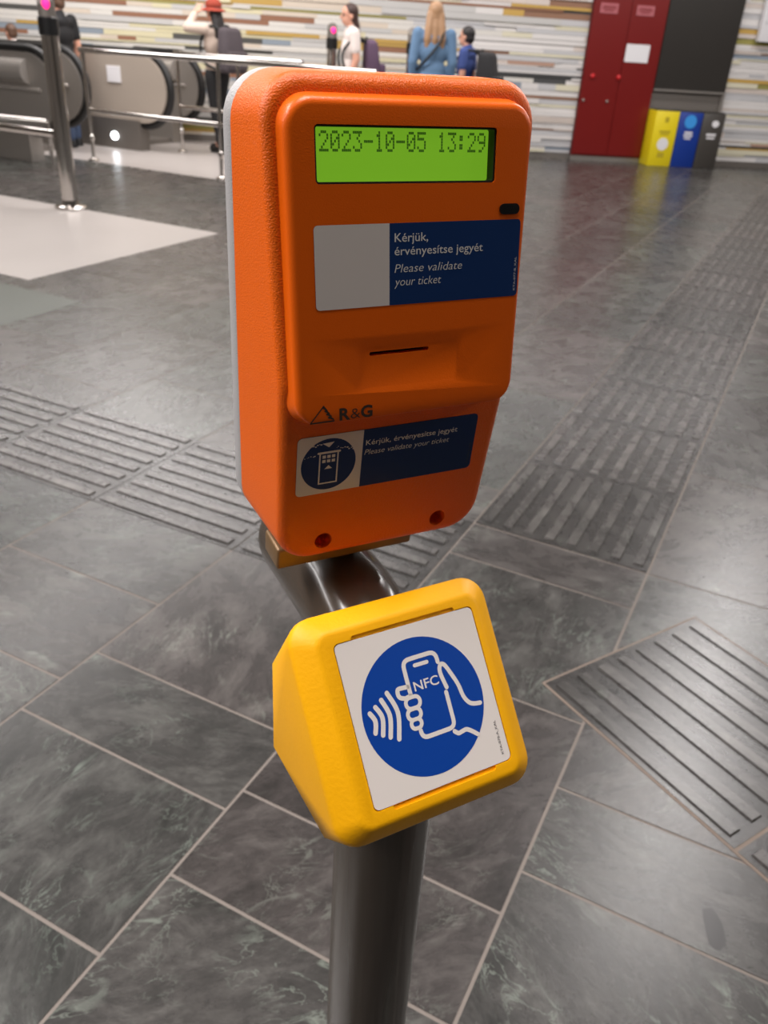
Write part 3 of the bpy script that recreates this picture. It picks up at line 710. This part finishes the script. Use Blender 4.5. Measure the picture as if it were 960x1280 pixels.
# ------------------------------------------------------------------ escalators
def escalator(label, near, far, cream, length, paper):
    a_, b_ = near; o0 = gp(a_, b_)
    t = empty('escalator', loc=o0, rz=-YAW); tag(t, label, 'escalator')      # local x along +b (end), y along +a (away)
    def balustrade(bx, ay, m, ln):
        Rr = .33; zc = .62
        prof = [(bx - ln, zc + Rr), (bx - Rr - .03, zc + Rr)] + [(bx - Rr - .03 + Rr * math.sin(PI * i / 18), zc + Rr * math.cos(PI * i / 18)) for i in range(1, 19)] + [(bx - ln, zc - Rr)]
        bm = bmesh.new(); pr = [bm.verts.new((x, ay, z)) for x, z in prof]; q = [bm.verts.new((x, ay + .10, z)) for x, z in prof]
        bm.faces.new(pr); bm.faces.new(q[::-1])
        for i in range(len(pr)): bm.faces.new([pr[i], pr[(i + 1) % len(pr)], q[(i + 1) % len(pr)], q[i]])
        bal = mk('balustrade', bm, m, t)
        # rounded steel deck along the side
        bm = bmesh.new(); sweep(bm, [Vector((bx - ln, ay + .02, zc + .17)), Vector((bx - Rr - .02, ay + .02, zc + .17))], .11, 24)
        sweep(bm, [Vector((bx - ln, ay - .0, zc + .02)), Vector((bx - Rr + .12, ay - .0, zc + .02))], .02, 12)
        if m is not M['cream']: mk('deck_trim', bm, M['deck'], bal)
        else: bm.free()
        Rh = .36; pth = [Vector((bx - ln, ay + .05, zc + Rh)), Vector((bx - Rh, ay + .05, zc + Rh))]
        pth += [Vector((bx - Rh + Rh * math.sin(PI * i / 20), ay + .05, zc + Rh * math.cos(PI * i / 20))) for i in range(1, 21)]
        pth += [Vector((bx - Rh - .12, ay + .05, zc - Rh + .02))]
        bm = bmesh.new(); sweep(bm, pth, .038, 14); mk('handrail_belt', bm, M['rubber'], t)
        bm = bmesh.new(); box(bm, bx - ln, bx - Rh - .06, ay - .03, ay + .13, 0.002, zc - Rr + .02); mk('skirt_base', bm, M['skirt'] if m is M['cream'] else M['steel'], t)
    balustrade(0, 0, M['cream'] if cream else M['steel'], length)
    db, da = far[1] - b_, far[0] - a_
    balustrade(db, da, M['steel'], length + db)
    bm = bmesh.new(); x1 = min(0, db) - .45
    box(bm, -length, x1, .13, da - .03, 0, .05)
    for i in range(30): box(bm, -length, x1 - .3, .15 + i * (da - .20) / 30, .15 + (i + .5) * (da - .20) / 30, .05, .058)
    mk('step_plate', bm, M['skirt'], t)
    if paper:
        bm = bevbox(-.83, -.64, -.012, 0, .67, .83, .002, 1); q = mk('notice', bm, M['paper'], t); q['label'] = 'white paper notice on the cream side'
    for dx, zz in paper or ():
        bm = bmesh.new(); ball(bm, (dx, -.036, zz), (.05, .016, .042), 16); q = mk('skirt_lamp', bm, M['lampglow'], t); q['label'] = 'glowing floor-level lamp'
    return t
escalator('nearest escalator with rounded steel side at the left edge', (6.24, -6.58), (7.10, -7.105), False, 1.7, None)
escalator('second escalator with a cream side panel and white notice', (7.75, -6.55), (8.70, -6.87), True, 2.2, ((-.78, .13),))
# ------------------------------------------------------------------ wall fittings
def wallthing(name, label, cat, s): 
    t = empty(name); t.matrix_world = WM @ Matrix.Translation((s, 0, 0)); tag(t, label, cat); return t
t = wallthing('hydrant_cabinet', 'tall dark red metal cabinet on the striped wall', 'cabinet', 2.68)
bm = bevbox(-.483, .476, -.07, -.001, .06, 2.75, .004, 1); mk('body', bm, M['red'], t)
bm = bevbox(-.478, -.004, -.084, -.071, .08, 2.70, .004, 1); d1 = mk('door', bm, M['red'], t)
bm = bevbox(.002, .471, -.084, -.071, .08, 2.70, .004, 1); d2 = mk('door', bm, M['red'], t)
bm = bevbox(-.483, .476, -.06, -.001, 0.0, .058, .003, 1); mk('plinth', bm, M['steel'], t)
for x, dd in ((-.29, d1), (.18, d2)):
    bm = bevbox(x - .115, x + .115, -.088, -.085, 1.69, 1.80, .001, 1); mk('label_plate', bm, M['pinklabel'], dd)
    for k, (wd_, zz) in enumerate(((.16, 1.765), (.18, 1.745), (.12, 1.722))):
        bm = bmesh.new(); box(bm, x - wd_ / 2, x + wd_ / 2, -.0895, -.0881, zz - .005, zz + .005); mk('printed_line', bm, M['red'], dd)
bm = bevbox(.015, .325, -.089, -.085, 1.18, 1.38, .001, 1); q = mk('notice', bm, M['paper'], d2); q['label'] = 'white paper notice'
for x in (-.365, -.02):
    bm = bmesh.new(); ball(bm, (x, -.092, 1.0), (.03, .02, .03), 14); q = mk('knob', bm, mat('red_knob', (196, 30, 36), .35), d1); q['label'] = 'round red knob'
for x in (-.44, -.12):
    bm = bmesh.new(); ball(bm, (x, -.09, .72), (.018, .015, .018), 12); mk('lock', bm, M['steel'], d1)
t = wallthing('wall_panel', 'tall dark grey panel above the recycling bins', 'panel', 3.65)
bm = bevbox(-.487, .497, -.07, -.001, .90, 2.75, .004, 1); mk('board', bm, M['darkpanel'], t)
bm = bevbox(-.487, .497, -.095, -.071, .875, .90, .003, 1); q = mk('ledge', bm, M['steel'], t); q['label'] = 'thin steel ledge'
bm = bmesh.new(); box(bm, -.487, .497, -.03, -.002, .0, .874); mk('recess_back', bm, M['skirt'], t)
bm = bevbox(.462, .497, -.09, -.031, 0, .874, .003, 1); mk('side_post', bm, M['steel'], t)
def bin_(s0, s1, m, label, what):
    c = (s0 + s1) / 2; t = wallthing('recycling_bin', label, 'bin', c); t['group'] = 'recycling bins in the wall'; hw = (s1 - s0) / 2 - .004
    bm = bevbox(-hw, hw, -.34, -.04, .0, .66, .008, 2)
    o = mk('body', bm, m, t)
    bm = bevbox(-hw + .02, hw - .02, -.33, -.05, .66, .675, .004, 1); mk('lid', bm, M['darkpanel'], t)
    Y = -.3415
    def bars(lines, mm):
        for wd_, zz, hh in lines:
            bm = bmesh.new(); box(bm, -wd_ / 2, wd_ / 2, Y - .001, Y + .0005, zz - hh, zz + hh); mk('printed_line', bm, mm, t)
    def disc(r, zz, mm, x=0, nm='icon', rx=1.):
        bm = bmesh.new(); a = [(x + r * rx * math.cos(2 * PI * k / 28), zz + r * math.sin(2 * PI * k / 28)) for k in range(28)]
        lo = [bm.verts.new((p[0], Y - .0015, p[1])) for p in a]; hi = [bm.verts.new((p[0], Y + .001, p[1])) for p in a]
        bm.faces.new(lo); bm.faces.new(hi[::-1])
        for k in range(28): bm.faces.new([lo[k], lo[(k + 1) % 28], hi[(k + 1) % 28], hi[k]])
        return mk(nm, bm, mm, t)
    if what == 'y':
        bars([(.05, .56, .03), (.15, .42, .012), (.12, .39, .008), (.09, .14, .03)], mat('faded_print', (180, 160, 30), .5)); disc(.075, .27, M['paper'])
    elif what == 'b':
        disc(.08, .55, M['cyan']); bars([(.11, .42, .012), (.12, .385, .010), (.09, .352, .008)], M['paper'])
    else:
        disc(.04, .54, M['paper'], .03, rx=1.2); bars([(.13, .41, .014), (.11, .37, .010)], M['paper'])
    return t
bin_(3.155, 3.478, M['binyellow'], 'yellow recycling bin with a round white sticker', 'y')
bin_(3.478, 3.798, M['binblue'], 'blue recycling bin with a light blue disc, between yellow and grey', 'b')
bin_(3.798, 4.108, M['bingrey'], 'dark grey waste bin with a white icon, rightmost of the bins', 'g')
t = wallthing('meter_cabinet', 'white flat cabinet box on the striped wall at the right edge', 'cabinet', 4.95)
bm = bevbox(-.54, .5, -.115, -.0315, 1.50, 2.3, .006, 2); bd = mk('box_body', bm, M['paper'], t)
bm = bevbox(-.52, .48, -.126, -.116, 1.71, 2.28, .004, 1); dr_ = mk('door', bm, M['paper'], t)
bm = bmesh.new(); ball(bm, (-.465, -.130, 1.81), (.022, .014, .022), 14); mk('lock', bm, M['skirt'], dr_)
# ------------------------------------------------------------------ people
def chain(bm, pts, rads, n=12, sx=1.):
    for i, (p, r) in enumerate(zip(pts, rads)): ball(bm, p, r, n)
    for (p, q, r, s) in zip(pts, pts[1:], rads, rads[1:]):
        sweep(bm, [Vector(p), Vector(q)], [r, s], n)
def remeshed(name, bm, vox, m, parent, it=3):
    o = tmp(bm); md = o.modifiers.new('r', 'REMESH'); md.mode = 'VOXEL'; md.voxel_size = vox; md.use_smooth_shade = True
    sm = o.modifiers.new('s', 'SMOOTH'); sm.iterations = it; sm.factor = .5
    bpy.context.view_layer.update()
    me = bpy.data.meshes.new_from_object(o.evaluated_get(bpy.context.evaluated_depsgraph_get())); bpy.data.objects.remove(o)
    me.name = name; me.materials.clear(); me.materials.append(m)
    for p in me.polygons: p.use_smooth = True
    o = bpy.data.objects.new(name, me); C.objects.link(o); o.parent = parent; return o
def hand(bm, wrist, d, side, curl=.5):
    """palm, four unequal bent fingers and a thumb, pointing along d"""
    d = Vector(d).normalized(); x = Vector((0, 0, 1)).cross(d)
    if x.length < .2: x = Vector((0, 1, 0)).cross(d)
    x.normalize(); nrm = x.cross(d) * side
    wv = Vector(wrist); palm = wv + d * .045
    M3 = Matrix((x, d, x.cross(d))).transposed().to_4x4()
    ball(bm, palm, (.040, .050, .017), 12, M3)
    for i, ln in enumerate((.070, .080, .074, .058)):
        b = palm + d * .038 + x * (-.028 + .0187 * i); k = b + d * ln * .45 - nrm * ln * .12 * curl; m_ = k + (d * (1 - .5 * curl) - nrm * .6 * curl).normalized() * ln * .32; e_ = m_ + (d * (1 - curl) - nrm * .9 * curl).normalized() * ln * .25
        chain(bm, [b, k, m_, e_], [.0092, .0088, .0082, .0074], 8)
    b = palm - d * .018 - x * .034 * 1; k = b - x * .026 + d * .026; e_ = k + d * .030 - x * .004
    chain(bm, [b, k, e_], [.0115, .0105, .0088], 8)
def person(label, loc, heading, hgt, spec):
    hx, hy = heading; rz = math.atan2(-hx, hy)
    t = empty('person', loc=(loc[0], loc[1], 0), rz=rz); tag(t, label, 'person')
    s = hgt / 1.65; V = lambda x, y, z: Vector((x * s, y * s, z * s)); st = spec.get('step', .10)
    hd = V(0, .03, 1.535); yaw = math.radians(spec.get('yaw', 0)); pit = math.radians(spec.get('pitch', 0))
    HM = Matrix.Rotation(yaw, 4, 'Z') @ Matrix.Rotation(pit, 4, 'X')
    legs = {}
    for sd in (-1, 1):
        f = st * sd
        legs[sd] = [V(.085 * sd, 0, .86), V(.09 * sd, f * .55 + .02, .48), V(.095 * sd, f - .02, .085)]
    arms = {}
    for sd in (-1, 1):
        arms[sd] = spec.get('arm%+d' % sd) or [(.175 * sd, -.01, 1.36), (.215 * sd, -.03, 1.10), (.205 * sd, .06, .86)]
        arms[sd] = [V(*p) for p in arms[sd]]
    bm = bmesh.new()
    tor = [(V(0, 0, .90), (.150, .105, .11)), (V(0, 0, 1.03), (.130, .095, .12)), (V(0, .005, 1.20), (.150, .105, .14)), (V(0, -.005, 1.33), (.165, .085, .075))]
    if spec.get('slim'): tor = [(c, (a * .92, b * .92, d)) for c, (a, b, d) in tor]
    for c, r in tor: ball(bm, c, tuple(q * s for q in r), 18)
    chain(bm, [V(0, -.015, 1.36), V(0, .01, 1.47)], [.06 * s, .05 * s])
    for sd in (-1, 1):
        chain(bm, legs[sd], [.083 * s, .056 * s, .038 * s])
        chain(bm, [legs[sd][2], legs[sd][2] + V(0, .13, -.045)], [.038 * s, .026 * s])
        chain(bm, arms[sd], [.050 * s, .041 * s, .028 * s])
        hand(bm, arms[sd][2], arms[sd][2] - arms[sd][1], sd)
    q = lambda x, y, z: hd + (HM @ Vector((x, y, z))) * s
    ball(bm, q(0, -.008, .03), tuple(k * s for k in (.075, .092, .088)), 20, HM)
    ball(bm, q(0, .018, -.035), tuple(k * s for k in (.058, .068, .072)), 16, HM)
    chain(bm, [q(0, .088, .005), q(0, .104, -.022)], [.010 * s, .014 * s], 8)
    for sd in (-1, 1): ball(bm, q(.076 * sd, -.005, -.01), (.010 * s, .018 * s, .028 * s), 10, HM)
    ball(bm, q(0, .080, -.058), (.022 * s, .010 * s, .008 * s), 10, HM)
    body = remeshed('body', bm, .0075, spec.get('skin') or M['skin'], t, 2)
    for sd in (-1, 1):
        bm = bmesh.new(); ball(bm, q(.030 * sd, .079, .006), .0125 * s, 10); mk('eye', bm, M['black'], body)
    # top
    bm = bmesh.new(); g = 1.13
    for c, r in tor[1:]: ball(bm, c, (r[0] * g * s, r[1] * g * s, r[2] * 1.05 * s), 20)
    ball(bm, V(0, 0, .95), (.158 * s, .118 * s, .09 * s), 20)
    chain(bm, [V(0, -.015, 1.36), V(0, -.005, 1.41)], [.075 * s, .066 * s])
    for sd in (-1, 1):
        a, b, c = arms[sd]
        if spec['sleeve'] == 'long': chain(bm, [a, b, b + (c - b) * .88], [.064 * s, .054 * s, .042 * s])
        else: chain(bm, [a, a + (b - a) * .62], [.066 * s, .062 * s])
    remeshed('shirt', bm, .013, spec['top'], t, 4)
    bm = bmesh.new(); ball(bm, V(0, 0, .90), (.158 * s, .116 * s, .115 * s), 20)
    for sd in (-1, 1): chain(bm, legs[sd][:2] + [legs[sd][2] + V(0, 0, .03)], [.096 * s, .070 * s, .058 * s])
    remeshed('trousers', bm, .013, spec['bottom'], t, 4)
    for sd in (-1, 1):
        a = legs[sd][2]; bm = bmesh.new(); z = a.z
        chain(bm, [Vector((a.x, a.y - .02 * s, .045)), Vector((a.x, a.y + .07 * s, .042)), Vector((a.x, a.y + .14 * s, .036))], [.044 * s, .043 * s, .035 * s])
        chain(bm, [Vector((a.x, a.y, .05)), Vector((a.x, a.y, z + .02))], [.044 * s, .044 * s])
        box(bm, a.x - .04 * s, a.x + .04 * s, a.y - .062 * s, a.y + .172 * s, 0.0, .03)
        remeshed('shoe', bm, .009, spec.get('shoe') or M['rubber'], t, 2)
    # hair
    bm = bmesh.new(); hl = spec.get('hair_len', 0)
    ball(bm, q(0, -.022, .042), tuple(k * s for k in (.083, .094, .088)), 20, HM)
    ball(bm, q(0, -.045, -.01), tuple(k * s for k in (.078, .066, .075)), 18, HM)
    if hl:
        wdt = spec.get('hair_w', .075)
        for k in (-1, 0, 1):
            chain(bm, [q(k * wdt * .6, -.05, 0), q(k * wdt * .85, -.085, -.12), q(k * wdt, -.10, -.12 - hl * .5), q(k * wdt * spec.get('hair_end', 1), -.095, -.12 - hl)], [.05 * s, .045 * s, .042 * s, .026 * s])
    remeshed('hair', bm, .009, spec['hair'], t, 3)
    if spec.get('hat'):
        bm = bmesh.new(); ball(bm, q(0, -.012, .075), tuple(k * s for k in (.094, .105, .078)), 22, HM)
        n = 28
        for (r0, r1, z0_, z1_) in ((.098, .140, .045, .020),):
            r_a = [bm.verts.new(q(r0 * math.cos(2 * PI * k / n), -.012 + r0 * 1.1 * math.sin(2 * PI * k / n), z0_)) for k in range(n)]
            r_b = [bm.verts.new(q(r1 * math.cos(2 * PI * k / n), -.012 + r1 * 1.1 * math.sin(2 * PI * k / n), z1_)) for k in range(n)]
            r_c = [bm.verts.new(q(r1 * math.cos(2 * PI * k / n), -.012 + r1 * 1.1 * math.sin(2 * PI * k / n), z1_ - .008)) for k in range(n)]
            r_d = [bm.verts.new(q(r0 * math.cos(2 * PI * k / n), -.012 + r0 * 1.1 * math.sin(2 * PI * k / n), z0_ - .012)) for k in range(n)]
            for ra, rb in ((r_a, r_b), (r_b, r_c), (r_c, r_d), (r_d, r_a)):
                for k in range(n): bm.faces.new([ra[k], ra[(k + 1) % n], rb[(k + 1) % n], rb[k]])
        mk('hat', bm, spec['hat'], t)
    return t, s, V
def backpack(t_person, label, m, w_, d_, h_, z, off=.145, sag=0.):
    """bag resting on the back: body, front pocket, two straps, top handle"""
    b = empty('backpack'); b.matrix_world = t_person.matrix_basis @ Matrix.Translation((0, -off, z)); tag(b, label, 'backpack')
    bm = bmesh.new(); box(bm, -w_ / 2, w_ / 2, -d_, 0, -h_ / 2, h_ / 2)
    for v in bm.verts:
        if v.co.z > 0: v.co.x *= .78; v.co.y *= .65
        elif v.co.y < -.01: v.co.y -= sag
    bmesh.ops.bevel(bm, geom=list(bm.edges), offset=.055, segments=4, profile=.5, affect='EDGES'); mk('bag', bm, m, b, smooth=50)
    bm = bevbox(-w_ * .36, w_ * .36, -d_ - sag - .03, -d_ * .6, -h_ * .42, -h_ * .02, .02, 3); mk('pocket', bm, m, b)
    for sd in (-1, 1):
        p = [Vector((sd * .07, .0, h_ * .42)), Vector((sd * .105, .06, h_ * .50)), Vector((sd * .115, .17, h_ * .45)), Vector((sd * .125, .265, h_ * .15)), Vector((sd * .15, .22, -h_ * .25)), Vector((sd * .14, .06, -h_ * .40)), Vector((sd * .12, -.02, -h_ * .42))]
        bm = bmesh.new(); sweep(bm, smoothpts([tuple(q) for q in p], 5), .014, 10); mk('strap', bm, M['rubber'], b)
    bm = bmesh.new(); sweep(bm, smoothpts([(-.03, -.02, h_ * .47), (-.02, -.02, h_ * .53), (.02, -.02, h_ * .53), (.03, -.02, h_ * .47)], 4), .008, 8); mk('handle', bm, M['rubber'], b)
    return b
cloth = lambda n, c: mat(n, c, .85, bump=.3, bscale=60, var=.08, vscale=12)
jeans = cloth('blue_denim', (58, 72, 98)); blackc = cloth('black_cloth', (22, 21, 23)); whitec = cloth('white_cotton', (226, 214, 208))
bluec = cloth('faded_blue_cotton', (98, 128, 160)); royal = cloth('royal_blue_cotton', (62, 80, 140)); beigec = cloth('beige_cotton', (200, 180, 166))
brownh = mat('brown_hair', (58, 34, 28), .5, var=.2, vscale=30); blondh = mat('blonde_hair', (168, 130, 96), .5, var=.15, vscale=40); darkh = mat('dark_hair', (30, 24, 24), .5); midh = mat('mid_brown_hair', (92, 66, 50), .5, var=.15, vscale=30)
hatm = cloth('rust_felt', (150, 58, 40))
LFT = (-.96, -.25)
t, s, V = person('person in a black t-shirt standing behind the nearest escalator', (-3.77, 10.03), (-.90, .43), 1.50, dict(top=blackc, bottom=jeans, hair=midh, sleeve='short', step=.05, yaw=20))
t, s, V = person('short person in a white top with brown hair at the left edge', (-4.43, 10.34), (-.90, .43), 1.16, dict(top=whitec, bottom=jeans, hair=midh, sleeve='short', step=.05, slim=True))
t, s, V = person('person in a rust-red hat with one arm raised to the brim', (-2.19, 10.40), (-.80, .60), 1.50, dict(top=beigec, bottom=blackc, hair=darkh, sleeve='long', step=.12, hat=hatm, hair_len=.16, hair_w=.05,
          **{'arm-1': [(-.175, 0, 1.36), (-.33, .12, 1.36), (-.16, .16, 1.52)]}))
backpack(t, 'dark grey backpack worn by the person in the rust-red hat', cloth('charcoal_nylon', (74, 66, 70)), .34, .20, .44, 1.15 * s, .16)
t, s, V = person('woman with long brown hair in a white t-shirt walking left', (-.70, 10.42), LFT, 1.555, dict(top=whitec, bottom=jeans, hair=brownh, sleeve='short', step=.14, slim=True, hair_len=.20, hair_w=.035, hair_end=.4, yaw=10))
backpack(t, 'purple backpack worn by the woman in the white t-shirt', cloth('purple_nylon', (92, 70, 92)), .32, .20, .44, 1.08 * s, .155)
t, s, V = person('woman with long blonde hair in a blue top seen from behind', (.20, 9.85), (-.1, 1), 1.60, dict(top=bluec, bottom=jeans, hair=blondh, sleeve='long', step=.10, hair_len=.20, hair_w=.078))
bm = bmesh.new(); sweep(bm, smoothpts([(-.19 * s, 0, 1.0 * s), (-.08 * s, -.135 * s, 1.12 * s), (.06 * s, -.125 * s, 1.30 * s), (.10 * s, -.04 * s, 1.425 * s), (.10 * s, .06 * s, 1.38 * s), (0, .15 * s, 1.18 * s), (-.19 * s, 0, 1.0 * s)], 6), .013, 8, caps=False)
bs = mk('bag_strap', bm, M['rubber'], t); bs['label'] = 'dark strap slung across the back'
t, s, V = person('short dark-haired person in a royal blue t-shirt behind the blonde woman', (.60, 10.62), (-.9, .35), 1.42, dict(top=royal, bottom=blackc, hair=darkh, sleeve='short', step=.12))
backpack(t, 'black backpack worn by the person in royal blue', cloth('black_nylon', (44, 43, 45)), .36, .24, .46, 1.12 * s, .16)
